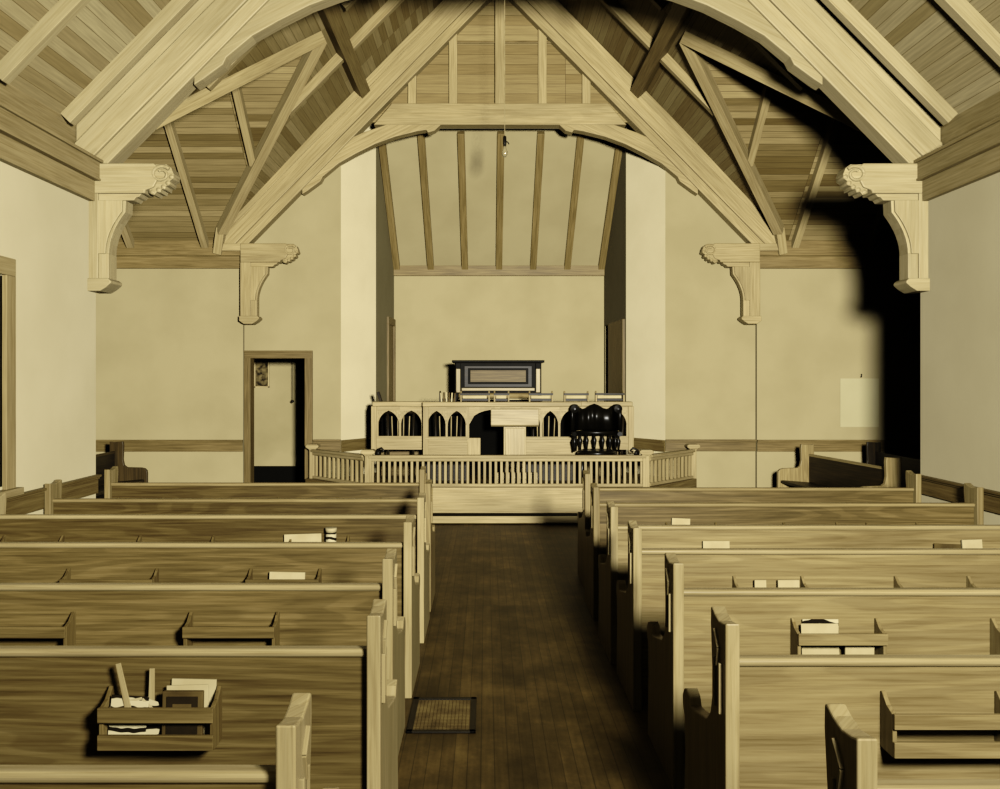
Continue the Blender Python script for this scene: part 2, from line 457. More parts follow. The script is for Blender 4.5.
# ------------------------------------------------------------------ trusses
def ZL(d): return 3.484+SL*(3.30-abs(d))
def truss(y, label, foot, wd):
    t = thing('roof_truss', label, 'truss', (XC, y, 3.48))
    T = .24
    for s in (-1, 1):
        X = lambda d: XC+s*d
        d0 = foot
        def band(o0, o1, ya, yb, name_mb):
            zb = 3.484
            dl = 3.30+o0/SL; pts = [(X(0), ZL(0)+o0), (X(0), ZL(0)+o1), (X(d0), ZL(d0)+o1)]
            if dl < d0:
                if ZL(d0)+o1 < zb: pts = pts[:2]+[(X(3.30+o1/SL), zb)]
                else: pts.append((X(d0), zb))
                pts.append((X(dl), zb))
            else: pts.append((X(d0), ZL(d0)+o0))
            name_mb.prism(pts, 'XZ', ya, yb, (-s, 0, SL))
        mb = MB(); band(0, .17, y+.014, y+T-.03, mb); band(.172, .44, y, y+T, mb); band(.442, .60, y+.03, y+T-.04, mb)
        mb.build('rafter', wd, t, .008)
        low = [(2.60, 4.14), (2.53, 4.185), (2.36, 4.31), (2.33, 4.37), (2.12, 4.545), (1.9, 4.67), (1.64, 4.80), (1.38, 4.895), (1.1, 4.965), (.97, 4.985), (.95, 4.95), (.86, 4.975), (.78, 5.05)]
        up = [(.66, 5.06), (.9, 5.14), (1.15, 5.13), (1.45, 5.07), (1.8, 4.95), (2.0, 4.86)]
        pr = [(X(d), z) for d, z in low+up]+[(X(2.3), ZL(2.3)+.04), (X(2.60), ZL(2.60)+.04)]
        MB().prism(pr, 'XZ', y+.04, y+T-.04, (-s, 0, .5)).build('arch_brace', wd, t, .008)
    dc = 1.9
    MB().prism([(XC-1.66, 5.05), (XC+1.66, 5.05), (XC+1.42, 5.33), (XC-1.42, 5.33)], 'XZ', y+.03, y+T-.02, (1, 0, 0)).build('collar_beam', wd, t, .008)
    MB().box((XC-.065, y+.05, 5.33), (XC+.065, y+T-.05, 6.9)).build('king_post', wd, t, .006)
    return t
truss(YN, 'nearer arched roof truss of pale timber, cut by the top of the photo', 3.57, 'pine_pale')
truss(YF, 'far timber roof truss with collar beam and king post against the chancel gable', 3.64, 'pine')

def corbel(y, s, label):
    t = thing('corbel_bracket', label, 'bracket', (XC+s*3.4, y, 2.43), 'carved brackets carrying the roof trusses')
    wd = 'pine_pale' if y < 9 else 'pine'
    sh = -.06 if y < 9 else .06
    X = lambda d: XC+s*min(d-sh, 3.46 if y < 9 else 9)
    T = .2 if y < 9 else .16; y0 = y; y1 = y+T
    if y > 9: MB().box((X(3.45), y0+.02, 3.39), (X(3.70), y1, 3.483)).build('beam_tail', wd, t, .004)
    MB().prism([(X(3.45), 3.236), (X(2.93), 3.236), (X(2.93), 3.26), (X(2.86), 3.285), (X(2.83), 3.34), (X(2.86), 3.40), (X(2.83), 3.46), (X(2.86), 3.483), (X(3.45), 3.483)], 'XZ', y0, y1, (1, 0, 0)).build('hammer_beam', wd, t, .010)
    # carved end: scroll with a leafy fringe
    m = MB()
    prof = [(2.90, 3.24), (2.86, 3.225), (2.84, 3.25), (2.81, 3.245), (2.80, 3.275), (2.77, 3.27), (2.765, 3.30), (2.735, 3.305), (2.735, 3.34), (2.705, 3.36), (2.70, 3.40), (2.72, 3.45), (2.76, 3.478), (2.86, 3.478), (2.90, 3.46)]
    m.prism([(X(d), z) for d, z in prof], 'XZ', y0+.02, y1-.02, (1, 0, 0))
    pts = []; n = 26
    for k in range(n):
        a = PI*.2+k/n*PI*2.6; r = .082*(1-.62*k/n)
        pts.append((X(2.80-r*math.cos(a)), y0+.012, 3.395+r*math.sin(a)*.85))
    m.tube(pts, [.017*(1-.4*k/n) for k in range(n)], 8)
    for d, z in ((2.875, 3.25), (2.825, 3.268), (2.785, 3.292), (2.748, 3.325), (2.72, 3.375)):
        m.lathe([(.004, -.02), (.022, -.01), (.022, .14), (.004, .16)], (X(d), y0+.03, z), (0, 1, 0), 10)
    m.build('carved_scroll', wd, t, .004)
    MB().prism([(X(3.34), 3.18), (X(3.03), 3.18), (X(3.01), 3.205), (X(2.985), 3.21), (X(2.965), 3.236), (X(3.34), 3.236)], 'XZ', y0+.02, y1-.02, (1, 0, 0)).build('bolster', wd, t, .005)
    m = MB()
    outer = [(3.095, 3.18), (3.10, 3.085)]
    for k in range(1, 9):
        a = k/8; outer.append((3.10+.135*(1-(1-a)**2), 3.085-.345*a))
    pts = [(X(d), z) for d, z in outer]+[(X(3.33), 2.74), (X(3.33), 3.18)]
    m.prism(pts, 'XZ', y0+.025, y1-.025, (0, 0, 1))
    inner = [(d+.022, z) for d, z in outer]
    pts = [(X(d), z) for d, z in inner]+[(X(3.335), 2.74), (X(3.335), 3.18)]
    m.prism(pts, 'XZ', y0+.005, y1-.005, (0, 0, 1))
    m.build('curved_brace', wd, t, .004)
    m = MB(); m.box((X(3.45), y0, 2.505), (X(3.315), y1, 3.236)); m.box((X(3.32), y0+.02, 2.505), (X(3.235), y1-.02, 2.745))
    m.build('post', wd, t, .006)
    m = MB()
    m.prism([(X(3.46), 2.535), (X(3.225), 2.535), (X(3.20), 2.515), (X(3.20), 2.495), (X(3.24), 2.46), (X(3.29), 2.43), (X(3.40), 2.43), (X(3.46), 2.47)], 'XZ', y0-.025, y1+.01, (1, 0, 0))
    m.build('pendant', wd, t, .008)
    return t
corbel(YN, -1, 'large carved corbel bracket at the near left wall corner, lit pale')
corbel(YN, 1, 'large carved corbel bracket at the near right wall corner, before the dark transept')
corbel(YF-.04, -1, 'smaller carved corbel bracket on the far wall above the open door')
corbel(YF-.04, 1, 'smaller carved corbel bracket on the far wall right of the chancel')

# ------------------------------------------------------------------ chair rails, casings, doors, window
def rail(p, q, name, off, mat='trim', z=.91, h=.155):
    """moulded chair rail from p to q (x,y); off = unit normal into the room"""
    p, q = Vector((*p, 0)), Vector((*q, 0)); n = Vector((*off, 0))
    m = MB()
    for (z0, z1, t) in ((z-h, z-.035, .022), (z-.035, z-.018, .035), (z-.018, z, .05)):
        a = [p, q, q+n*t, p+n*t]
        m.hexa([v+Vector((0, 0, z0)) for v in a]+[v+Vector((0, 0, z1)) for v in a], q-p)
    return struct(m, name, mat, .003)
rail((WL, YB), (WL, YC), 'trim_1', (1, 0))
rail((WR, YB), (WR, YC), 'trim_2', (-1, 0))
rail((XC-XE, YT), (XC-3.395, YT), 'trim_3', (0, -1))
rail((XC+XE, YT), (XC+3.395, YT), 'trim_4', (0, -1))
rail((-2.29, YW), (SPL, YW), 'trim_5', (0, -1))
rail((SPR, YW), (R0, YW), 'trim_6', (0, -1))
nl = Vector((YCH-YW, -(CHL-SPL))).normalized()
rail((SPL, YW), (CHL, YCH), 'trim_7', (nl.x, nl.y), z=.90)
nr = Vector((-(YCH-YW), (CHR-SPR))).normalized()
rail((SPR, YW), (CHR, YCH), 'trim_8', (nr.x, nr.y), z=.90)
# left door casing (open doorway)
m = MB()
m.box((DX0-.075, YW-.035, 0), (DX0+.008, YW+.16, DZ)).box((DX1-.008, YW-.035, 0), (DX1+.095, YW+.16, DZ)).box((DX0-.075, YW-.035, DZ-.008), (DX1+.095, YW+.16, DZ+.085))
m.box((DX0-.08, YW-.045, DZ+.07), (DX1+.1, YW-.02, DZ+.095))
d = struct(m, 'door_1', 'trim', .004)
# chancel right doorway: casing and brown leaf folded back on the wall
m = MB()
def cx(y, o): return chx(y)-o
m.hexa([(cx(12.25, 0), 12.25, .41), (cx(13.34, 0), 13.34, .41), (cx(13.34, .04), 13.34, .41), (cx(12.25, .04), 12.25, .41),
        (cx(12.25, 0), 12.25, 2.56), (cx(13.34, 0), 13.34, 2.56), (cx(13.34, .04), 13.34, 2.56), (cx(12.25, .04), 12.25, 2.56)], (0, 0, 1))
d2 = struct(m, 'door_2', 'trim', .004)
MB().lathe([(.006, 0), (.006, .03), (.022, .04), (.02, .06), (.004, .066)], (cx(13.22, .04), 13.22, 1.35), (-1, 0, 0), 12).build('door_handle', 'iron', d2, 0)
m = MB()
def lx(y, o=0): return CHL+(BKL-CHL)*(y-YCH)/(YBK-YCH)+o
for y0, y1, z0, z1 in ((13.16, 13.26, .41, 2.55), (13.74, 13.84, .41, 2.55), (13.16, 13.84, 2.55, 2.66)):
    m.hexa([(lx(y0), y0, z0), (lx(y1), y1, z0), (lx(y1, .035), y1, z0), (lx(y0, .035), y0, z0),
            (lx(y0), y0, z1), (lx(y1), y1, z1), (lx(y1, .035), y1, z1), (lx(y0, .035), y0, z1)], (0, 0, 1))
d3 = struct(m, 'door_3', 'trim', .003)
m = MB(); y0, y1 = 13.26, 13.74
m.hexa([(lx(y0, .002), y0, .41), (lx(y1, .002), y1, .41), (lx(y1, .014), y1, .41), (lx(y0, .014), y0, .41),
        (lx(y0, .002), y0, 2.55), (lx(y1, .002), y1, 2.55), (lx(y1, .014), y1, 2.55), (lx(y0, .014), y0, 2.55)], (0, 0, 1))
m.build('door_leaf', 'trim', d3, .002)
# window in the left wall
m = MB()
x = WL
m.box((x-.02, WY0-.12, WZ0-.06), (x+.03, WY0, WZ1)).box((x-.02, WY1, WZ0-.06), (x+.03, WY1+.12, WZ1)).box((x-.02, WY0-.12, WZ1), (x+.03, WY1+.12, WZ1+.12))
m.box((x-.03, WY0-.15, WZ0-.07), (x+.07, WY1+.15, WZ0-.02))
win = struct(m, 'window_1', 'pine', .004)
m = MB()
for z in (WZ0, (WZ0+WZ1)/2-.02, WZ1-.05): m.box((x-.11, WY0, z), (x-.07, WY1, z+.05))
for y in (WY0, (WY0+WY1)/2-.02, WY1-.05): m.box((x-.11, y, WZ0), (x-.07, y+.05, WZ1))
m.build('window_frame', 'pine', win, .003)
MB().box((x-.095, WY0, WZ0), (x-.088, WY1, WZ1)).build('pane', 'paper', win, 0)

# ------------------------------------------------------------------ platform and step
PZ = .41
PL, PR2 = -1.50, 2.02
m = MB()
m.prism([(PL, 10.46), (PR2, 10.46), (2.76, 11.40), (2.76, YW), (SPR, YW), (CHR, YCH), (BKR, YBK), (BKL, YBK), (CHL, YCH), (SPL, YW), (-2.36, YW), (-2.36, 11.36)], 'XY', .0, PZ, (1, 0, 0))
pf = struct(m, 'floor_platform', 'oak_brown', .006)
MB().box((PL, 10.44, .10), (PR2, 10.46, PZ)).build('riser_board', 'pine', pf, .003)
MB().box((PL, 10.22, .015), (PR2, 10.44, .10)).build('step', 'pine', pf, .006)
MB().box((PL, 10.23, .098), (PR2, 10.44, .104)).build('tread_shadow', 'black', pf, 0)  # black strip paints the dark shadow line over the step tread

def balustrade(name, label, p, q, n, posts):
    t = thing(name, label, 'railing', (p[0], p[1], PZ), 'balustrades around the chancel platform')
    p3, q3 = Vector((*p, 0)), Vector((*q, 0)); d = (q3-p3).normalized()
    up = Vector((0, 0, 1))
    m = MB(); m.beam(p3+up*.775, q3+up*.775, .10, .035); m.beam(p3+up*.74, q3+up*.74, .06, .045)
    m.build('top_rail', 'pine', t, .006)
    MB().beam(p3+up*(PZ+.02), q3+up*(PZ+.02), .06, .036).build('bottom_rail', 'pine', t, .004)
    L = (q3-p3).length
    for k in range(n):
        c = p3+d*(L*(k+.75)/(n+.5))
        MB().beam(c+up*(PZ+.035), c+up*.722, .032, .032, d).build('baluster', 'pine', t, .003)
    for pp in posts:
        m = MB(); x, y = pp
        m.box((x-.042, y-.042, PZ), (x+.042, y+.042, .81)).box((x-.05, y-.05, .785), (x+.05, y+.05, .80))
        m.build('post', 'pine', t, .004)
        MB().prism([(-.085+x, .82), (-.05+x, .80), (.05+x, .80), (.085+x, .82), (.085+x, .845), (.06+x, .86), (-.06+x, .86), (-.085+x, .845)], 'XZ', y-.08, y+.08, (1, 0, 0)).build('post_cap', 'pine', t, .006)
    return t
b = balustrade('communion_rail', 'long front communion rail of square balusters across the chancel platform', (-1.42, 10.52), (1.93, 10.52), 49, ((-1.42, 10.52), (1.93, 10.52)))
for x, s in ((-1.33, 1), (1.84, -1)):
    mb = MB(); mb.tube([(x, 10.50, .80), (x+s*.02, 10.49, .86), (x+s*.07, 10.48, .88), (x+s*.10, 10.48, .85), (x+s*.07, 10.48, .83)], .014, 8)
    mb.lathe([(.004, 0), (.03, .01), (.02, .05), (.004, .06)], (x+s*.03, 10.49, .79), (0, 0, 1), 10)
    mb.build('iron_hook', 'iron', b, 0, 'small dark iron scroll hook')
def wing(p, q, label):
    return balustrade('communion_rail', label, p, q, 11, (q,))
wing((-1.47, 10.58), (-2.27, 11.42), 'short slanting balustrade running back to the wall beside the open door')
wing((1.98, 10.58), (2.71, 11.42), 'short slanting balustrade running back to the wall right of the chancel')

# ------------------------------------------------------------------ choir screen with pointed arches
def arch_panel(x0, x1, z0, z1, n, y0, y1, margin=.03, gap=.028, mat='pine', holes_z=(.975, 1.305), par=None):
    """board pierced by n pointed arches, built as strips"""
    m = MB()
    za, zt = holes_z; wtot = x1-x0-2*margin; bw = wtot/n
    m.box((x0, y0, z0), (x1, y1, za), (1, 0, 0))
    m.box((x0, y0, za), (x0+margin, y1, z1), (0, 0, 1)); m.box((x1-margin, y0, za), (x1, y1, z1), (0, 0, 1))
    zs = za+(zt-za)*.45
    for i in range(n):
        a = x0+margin+i*bw; b = a+bw; l = a+gap/2; r = b-gap/2; c = (l+r)/2; hw = (r-l)/2
        m.box((a, y0, za), (l, y1, zs), (0, 0, 1)); m.box((r, y0, za), (b, y1, zs), (0, 0, 1))
        K = 8; H = zt-zs
        R = (hw*hw+H*H)/(2*hw)
        left = []
        for k in range(K+1):
            z = zs+H*k/K
            xx = l+R-math.sqrt(max(R*R-(z-zs)**2, 0)); left.append((min(xx, c), z))
        for k in range(K):
            (xa, zb), (xb, zc) = left[k], left[k+1]
            m.prism([(a, zb), (xa, zb), (xb, zc), (a, zc)], 'XZ', y0, y1, (0, 0, 1))
            m.prism([(2*c-xa, zb), (b, zb), (b, zc), (2*c-xb, zc)], 'XZ', y0, y1, (0, 0, 1))
        m.box((a, y0, zt), (b, y1, z1), (1, 0, 0))
    return m
sc = thing('choir_screen', 'long wooden choir screen pierced with pointed arches in front of the piano', 'screen', (.2, 11.2, PZ))
YS = 11.25; YS2 = 11.12
SX = [-1.435, -.79, 1.20, 1.86]
arch_panel(SX[0], SX[1], .80, 1.36, 2, YS, YS+.03).build('arch_panel', 'pine', sc, 0)
OPL, OPR = -.215, .44
arch_panel(SX[1], OPL, .735, 1.36, 2, YS2, YS2+.03).build('arch_panel', 'pine', sc, 0)
arch_panel(OPR, SX[2], .735, 1.36, 3, YS2, YS2+.03).build('arch_panel', 'pine', sc, 0)
mm = MB(); K = 10
for k in range(K):
    f0, f1 = k/K, (k+1)/K
    xa, xb = OPL+(OPR-OPL)*f0, OPL+(OPR-OPL)*f1
    hh = lambda f: 1.13+.19*math.sqrt(max(0, 1-(2*f-1)**2))
    mm.prism([(xa, hh(f0)), (xb, hh(f1)), (xb, 1.36), (xa, 1.36)], 'XZ', YS2, YS2+.03, (1, 0, 0))
mm.build('opening_head', 'pine', sc, 0)
arch_panel(SX[2], SX[3], .80, 1.36, 2, YS, YS+.03).build('arch_panel', 'pine', sc, 0)
m = MB()
for xa, xb in ((SX[1], OPL), (OPR, SX[2])):
    m = MB(); m.box((xa+.02, YS2-.012, .735), (xb-.02, YS2, .90)).box((xa+.01, YS2-.02, .945), (xb-.01, YS2, .965)); m.build('lower_panel', 'pine', sc, .003)
    MB().box((xa, YS2+.02, PZ), (xb, YS2+.04, .74)).build('kick_panel', 'walnut', sc, .003, 'dark kick panel')
for xa, xb in ((SX[0]+.02, SX[1]), (SX[2], SX[3]-.02)): MB().box((xa, YS+.49, PZ), (xb, YS+.52, .80)).build('recessed_panel', 'trim', sc, .003)
m = MB(); m.box((SX[0]-.03, YS-.04, 1.36), (SX[1], YS+.13, 1.42)).box((SX[2], YS-.04, 1.36), (SX[3]+.03, YS+.13, 1.42)).box((SX[1]-.02, YS2-.04, 1.36), (SX[2]+.02, YS2+.24, 1.42))
m.build('top_rail', 'pine', sc, .008)
for x in (SX[0]-.015, SX[1]+.02, SX[2]-.02, SX[3]+.015):
    y = YS if x in (SX[0]-.015, SX[3]+.015) else YS2
    MB().box((x-.035, y-.015, .74), (x+.035, y+.06, 1.36)).build('stile', 'pine', sc, .004)
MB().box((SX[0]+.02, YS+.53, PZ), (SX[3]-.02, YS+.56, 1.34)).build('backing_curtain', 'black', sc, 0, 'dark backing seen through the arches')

MB().box((OPL-.03, YS2-.004, .735), (-.07, YS2+.03, .96)).build('half_panel', 'pine', sc, .003)
# chairs of the choir, seen through the arches
def choir_chair(x, y, rz, label):
    t = thing('choir_chair', label, 'chair', (0, 0, 0), 'dark chairs behind the choir screen')
    m = MB(); m.prism([(-.2, -.18), (.2, -.18), (.21, .1), (.15, .2), (-.15, .2), (-.21, .1)], 'XY', .43, .47, (1, 0, 0)); m.build('seat', 'walnut', t, .008)
    for sx in (-1, 1):
        MB().tube([(sx*.17, .16, 0), (sx*.16, .15, .43)], .016).build('leg', 'walnut', t, 0)
        MB().tube([(sx*.17, -.2, 0), (sx*.16, -.16, .45), (sx*.17, -.22, .86)], .016).build('leg', 'walnut', t, 0)
    for k in range(4):
        xx = -.105+.07*k
        MB().tube([(xx, -.165, .47), (xx*1.1, -.21, .82)], .008).build('spindle', 'oak_pale', t, 0, 'pale spindle')
    MB().tube([(-.2, -.20, .86), (-.1, -.23, .88), (.1, -.23, .88), (.2, -.20, .86)], .028).build('crest_rail', 'walnut', t, 0)
    t.location = (x, y, PZ); t.rotation_euler = (0, 0, rz)
for x, rz, lab in ((-1.13, .1, 'dark spindle chair behind the two leftmost arches of the choir screen'),
                   (-.50, .05, 'dark spindle chair behind the arches left of the pulpit'),
                   (.78, 0, 'dark spindle chair behind the arches just right of the pulpit'),
                   (1.60, .1, 'dark spindle chair behind the rightmost arches of the choir screen')):
    choir_chair(x, YS+.275, rz, lab)

# book racks and hymnals on the screen
RACKS = [(-.60, -.38, 'arched'), (-.33, .05, 'flat'), (.10, .30, 'flat'), (.55, .86, 'flat'), (1.00, 1.32, 'flat'), (1.42, 1.80, 'flat')]
where = ['at the left end beside the piano', 'under the left half of the piano front', 'directly behind the pulpit top', 'just right of the pulpit', 'above the dark armchair', 'at the right end by the brown door']
for (a, b, kind), wh in zip(RACKS, where):
    y = (YS if a > 1.25 else YS2)+.06
    t = thing('book_rack', 'low wooden book rack on the choir screen '+wh, 'rack', ((a+b)/2, y, 1.42), 'book racks along the choir screen ledge')
    for x in (a, b-.02):
        MB().prism([(y-.03, 1.42), (y+.05, 1.42), (y+.05, 1.55), (y+.02, 1.56), (y-.01, 1.53)], 'YZ', x, x+.02, (0, 0, 1)).build('end_board', 'pine' if kind == 'flat' else 'walnut', t, .003)
    m = MB()
    m.box((a, y+.03, 1.43), (b, y+.042, 1.46))
    if kind == 'flat': m.box((a, y-.02, 1.505), (b, y-.008, 1.53))
    m.build('slat', 'walnut', t, .002)
    if kind == 'arched':
        for k in range(6):
            xx = a+.03+k*.032
            bk = MB().beam((xx, y+.01, 1.421), (xx+.004*(k-2), y+.01, 1.545-.004*abs(k-2)), .018, .08, (0, 1, 0)).build('hymnal', 'book' if k % 2 else 'paper', None, .002)
            tag(bk, ('brown' if k % 2 else 'pale')+' hymnal standing upright in the rack at the left end of the choir screen', 'book', 'hymnals standing in the left rack')
    else:
        bk = MB().box((a+.03, y-.005, 1.462), (b-.04, y+.028, 1.50)).build('hymnal', 'paper', None, .002)
        tag(bk, 'pale hymnal lying in the book rack '+wh, 'book', 'hymnals lying along the choir screen')
bk = MB().beam((-1.36, YS+.03, 1.421), (-1.40, YS+.03, 1.545), .03, .10, (0, 1, 0)).build('hymnal', 'book_dark', None, .003)
tag(bk, 'small dark hymnal leaning alone on the left end of the choir screen', 'book')

# pulpit
t = thing('pulpit', 'pale wooden pulpit with slab top standing before the choir screen', 'pulpit', (.36, 10.9, PZ))
m = MB(); m.box((.22, 10.86, PZ+.06), (.50, 11.02, 1.16)); m.box((.24, 10.85, .60), (.48, 10.87, 1.10)); m.build('pedestal', 'oak_pale', t, .006)
MB().prism([(10.76, 1.14), (10.80, 1.12), (11.06, 1.22), (11.06, 1.24), (10.78, 1.345), (10.76, 1.34)], 'YZ', .06, .655, (1, 0, 0)).build('slab_top', 'oak_pale', t, .006)
m = MB(); m.box((.10, 10.74, PZ), (.64, 11.06, PZ+.06)); m.box((.10, 10.73, PZ+.055), (.64, 10.75, PZ+.15), (1, 0, 0)); m.build('base', 'oak_pale', t, .006)

# dark armchair
t = thing('armchair', 'dark glossy barrel-back armchair with turned spindles right of the pulpit', 'chair', (1.38, 10.95, PZ))
cx0, cy0 = 1.375, 10.82
m = MB(); m.lathe([(.21, .36), (.24, .375), (.24, .40), (.21, .42), (.02, .415)], (cx0, cy0, PZ), (0, 0, 1), 24); m.build('seat', 'gloss', t, .004)
m = MB()
arc = [(cx0+.29*math.cos(a), cy0+.22*math.sin(a)) for a in [PI*(-.08+1.16*k/20) for k in range(21)]]
m.tube([(x, y, PZ+.62) for x, y in arc], .030, 10)
m.build('arm_rail', 'gloss', t, 0)
m = MB()
N = 16
A = [PI*(.03+.94*k/N) for k in range(N+1)]
for k in range(N):
    def top(a):
        u = (a/PI-.5)*2
        return PZ+.955+.035*math.cos(u*PI*3)*(abs(u) < 1)+(.02 if abs(u) > .75 else 0)
    q = []
    for R in (.285, .32):
        for a in (A[k], A[k+1]):
            q.append((cx0+R*math.cos(a), cy0+(R-.065)*math.sin(a), a))
    lo = PZ+.66
    v = [(q[0][0], q[0][1], lo), (q[1][0], q[1][1], lo), (q[3][0], q[3][1], lo), (q[2][0], q[2][1], lo),
         (q[0][0], q[0][1], top(q[0][2])), (q[1][0], q[1][1], top(q[1][2])), (q[3][0], q[3][1], top(q[3][2])), (q[2][0], q[2][1], top(q[2][2]))]
    m.hexa(v, (1, 0, 0))
bmesh.ops.remove_doubles(m.bm, verts=m.bm.verts[:], dist=.0005)
for f in m.bm.faces: f.smooth = abs(f.normal.z) < .5
m.build('back_crest', 'gloss', t, 0)
for sx in (-1, 1):
    MB().lathe([(.012, -.03), (.05, -.02), (.055, .0), (.05, .05), (.012, .06)], (cx0+sx*.27, cy0+.02, PZ+.93), (0, 1, 0), 14).build('carved_ear', 'gloss', t, 0)
for k in range(9):
    a = PI*(.02+.96*k/8); x, y = cx0+.275*math.cos(a), cy0+.205*math.sin(a)
    MB().lathe([(.012, .40), (.016, .45), (.026, .50), (.030, .53), (.016, .56), (.013, .62)], (x, y, PZ), (0, 0, 1), 10).build('spindle', 'gloss', t, 0)
for sx, sy in ((-1, -1), (1, -1), (-1, 1), (1, 1)):
    MB().tube([(cx0+sx*.24, cy0+sy*.19, PZ), (cx0+sx*.20, cy0+sy*.18, PZ+.2), (cx0+sx*.18, cy0+sy*.16, PZ+.38)], [.018, .03, .022], 10).build('leg', 'gloss', t, 0)

# upright piano
t = thing('piano', 'dark upright piano with a panelled front standing in the chancel', 'piano', (.17, 12.8, PZ))
a, b, y = -.45, .80, 12.55; zt = 1.95
m = MB(); m.box((a, y+.02, PZ), (b, y+.5, zt)); m.box((a, y-.02, PZ), (a+.06, y+.1, 1.5)); m.box((b-.06, y-.02, PZ), (b, y+.1, 1.5)); m.build('case', 'piano_black', t, .006)
m = MB(); m.box((a-.04, y-.05, zt), (b+.04, y+.53, zt+.035)); m.build('lid', 'piano_black', t, .006)
for x in (a+.02, b-.08):
    m = MB(); m.box((x, y-.03, 1.52), (x+.06, y+.02, zt-.005)); m.build('pilaster', 'oak_pale', t, .006, 'pale polished pilaster')
    MB().box((x-.005, y-.045, zt-.09), (x+.065, y+.02, zt-.005)).build('capital', 'piano_black', t, .004)
m = MB(); m.box((a+.14, y-.01, 1.60), (b-.14, y+.02, 1.90)); m.box((a+.20, y-.004, 1.645), (b-.20, y+.0, 1.865)); m.build('upper_frame', 'walnut', t, .01)
m = MB(); m.box((a+.19, y-.014, 1.64), (b-.19, y-.004, 1.87)); m.build('panel_border', 'piano_black', t, .004)
MB().box((a+.225, y-.022, 1.672), (b-.225, y-.012, 1.84)).build('upper_panel', 'trim', t, .002, 'lighter inlaid panel')
MB().box((a+.1, y-.03, 1.545), (b-.1, y+.02, 1.585)).build('music_ledge', 'oak_pale', t, .005, 'pale polished ledge')
MB().tube([(a+.06, y-.08, 1.475), (b-.06, y-.08, 1.475)], .04, 14).build('fallboard', 'oak', t, 0)
m = MB(); m.box((a, y-.22, 1.36), (b, y+.02, 1.42)); m.build('key_bed', 'piano_black', t, .006)
m = MB(); m.box((a+.06, y-.2, 1.42), (b-.06, y-.1, 1.435)); m.build('keyboard', 'paper', t, .002)
for x in (a+.05, b-.05):
    MB().tube([(x, y-.16, PZ), (x, y-.16, PZ+.3), (x, y-.16, 1.36)], [.035, .045, .03], 10).build('leg', 'piano_black', t, 0)

# ------------------------------------------------------------------ pews
PE, PRH = .945, .836
def end_profile(h):
    return [(0, 0), (0, h-.003), (.03, h-.010), (.08, h-.016), (.13, h-.006), (.165, h+.008), (.18, h+.004), (.182, h-.05), (.165, .76), (.165, .66), (.185, .60), (.24, .555), (.42, .515), (.475, .51),
            (.50, .54), (.535, .552), (.57, .54), (.595, .51), (.59, .47), (.565, .44), (.555, .30), (.575, .06), (.575, 0)]
def rack(parent, xa, xb, wood_n='oak', z0=.548):
    """hymnal rack on the rear face of the pew back (local)"""
    yb = .045
    r = MB().box((xa+.012, yb-.085, z0), (xb-.012, yb, z0+.012)).build('book_rack', wood_n, parent, .002)
    for x in (xa, xb-.014):
        MB().prism([(yb, z0-.004), (yb, z0+.170), (yb-.012, z0+.174), (yb-.024, z0+.162), (yb-.045, z0+.142), (yb-.085, z0+.128), (yb-.088, z0-.004)], 'YZ', x, x+.014, (0, 0, 1)).build('side_bracket', wood_n, r, .002)
    MB().box((xa, yb-.10, z0-.002), (xb, yb-.087, z0+.046)).build('slat', wood_n, r, .002)
    MB().box((xa, yb-.10, z0+.085), (xb, yb-.087, z0+.132)).build('slat', wood_n, r, .002)
    return r
def side_profile(h):
    return [(0, 0), (0, h-.003), (.04, h-.010), (.13, h-.004), (.165, h), (.172, h-.05), (.165, .70), (.18, .63), (.215, .605), (.40, .60), (.44, .59), (.465, .565), (.47, .53), (.47, 0)]
def pew(label, x0, x1, y, racks, group, aisle, mats=('oak', 'oak_pale'), rot=0, loc=None, h=PE, name='pew', wr=None, rz=.548):
    t = thing(name, label, 'pew', (0, 0, 0), group)
    L, W = x0, x1
    th = .045
    wb, we = mats
    rp = h-.122
    sgn = 1
    for xa, side in ((L, -1), (W-th, 1)):
        e = MB().prism(end_profile(h) if name == 'pew' else side_profile(h), 'YZ', xa, xa+th, (0, 0, 1)).build('pew_end', we, t, .005)
        if side == aisle:
            xf = xa if side < 0 else xa+th; o = side*.004
            m = MB()
            m.beam((xf+o, .07, h-.10), (xf+o, .115, h-.05), .012, .010)
            m.beam((xf+o, .07, h-.10), (xf+o, .085, h-.16), .012, .010)
            m.beam((xf+o, .045, h-.14), (xf+o, .045, h-.30), .014, .012, (0, 1, 0))
            m.beam((xf+o, .115, h-.14), (xf+o, .115, h-.30), .008, .010, (0, 1, 0))
            m.build('carved_lancet', we, e, .002)
    MB().box((L+th, .045, .10), (W-th, .068, rp-.02)).build('back_panel', wb, t, .002)
    prof = []
    for k in range(10):
        a = PI*.5+PI*k/9
        prof.append((.044+.012*math.cos(a), rp-.014+.014*math.sin(a)))
    prof += [(.074, rp-.028), (.074, rp)]
    MB().prism(prof, 'YZ', L+th, W-th, (1, 0, 0)).build('top_rail', we, t, .001)
    m = MB(); sd = 0 if name == 'pew' else .09
    m.prism([(.068, .40), (.068, .425), (.50-sd, .455), (.53-sd, .45), (.53-sd, .42), (.50-sd, .42)], 'YZ', L+th, W-th, (1, 0, 0)); m.build('seat', wb, t, .004)
    for xa, xb in racks: rack(t, xa, xb, wr or wb, rz)
    t.location = loc if loc else (0, y, 0); t.rotation_euler = (0, 0, rot)
    return t
LX = -3.235
left = [(1.91, -.418), (2.80, -.340), (3.69, -.396), (4.64, -.396), (5.61, -.40), (6.37, -.405), (7.37, -.52)]
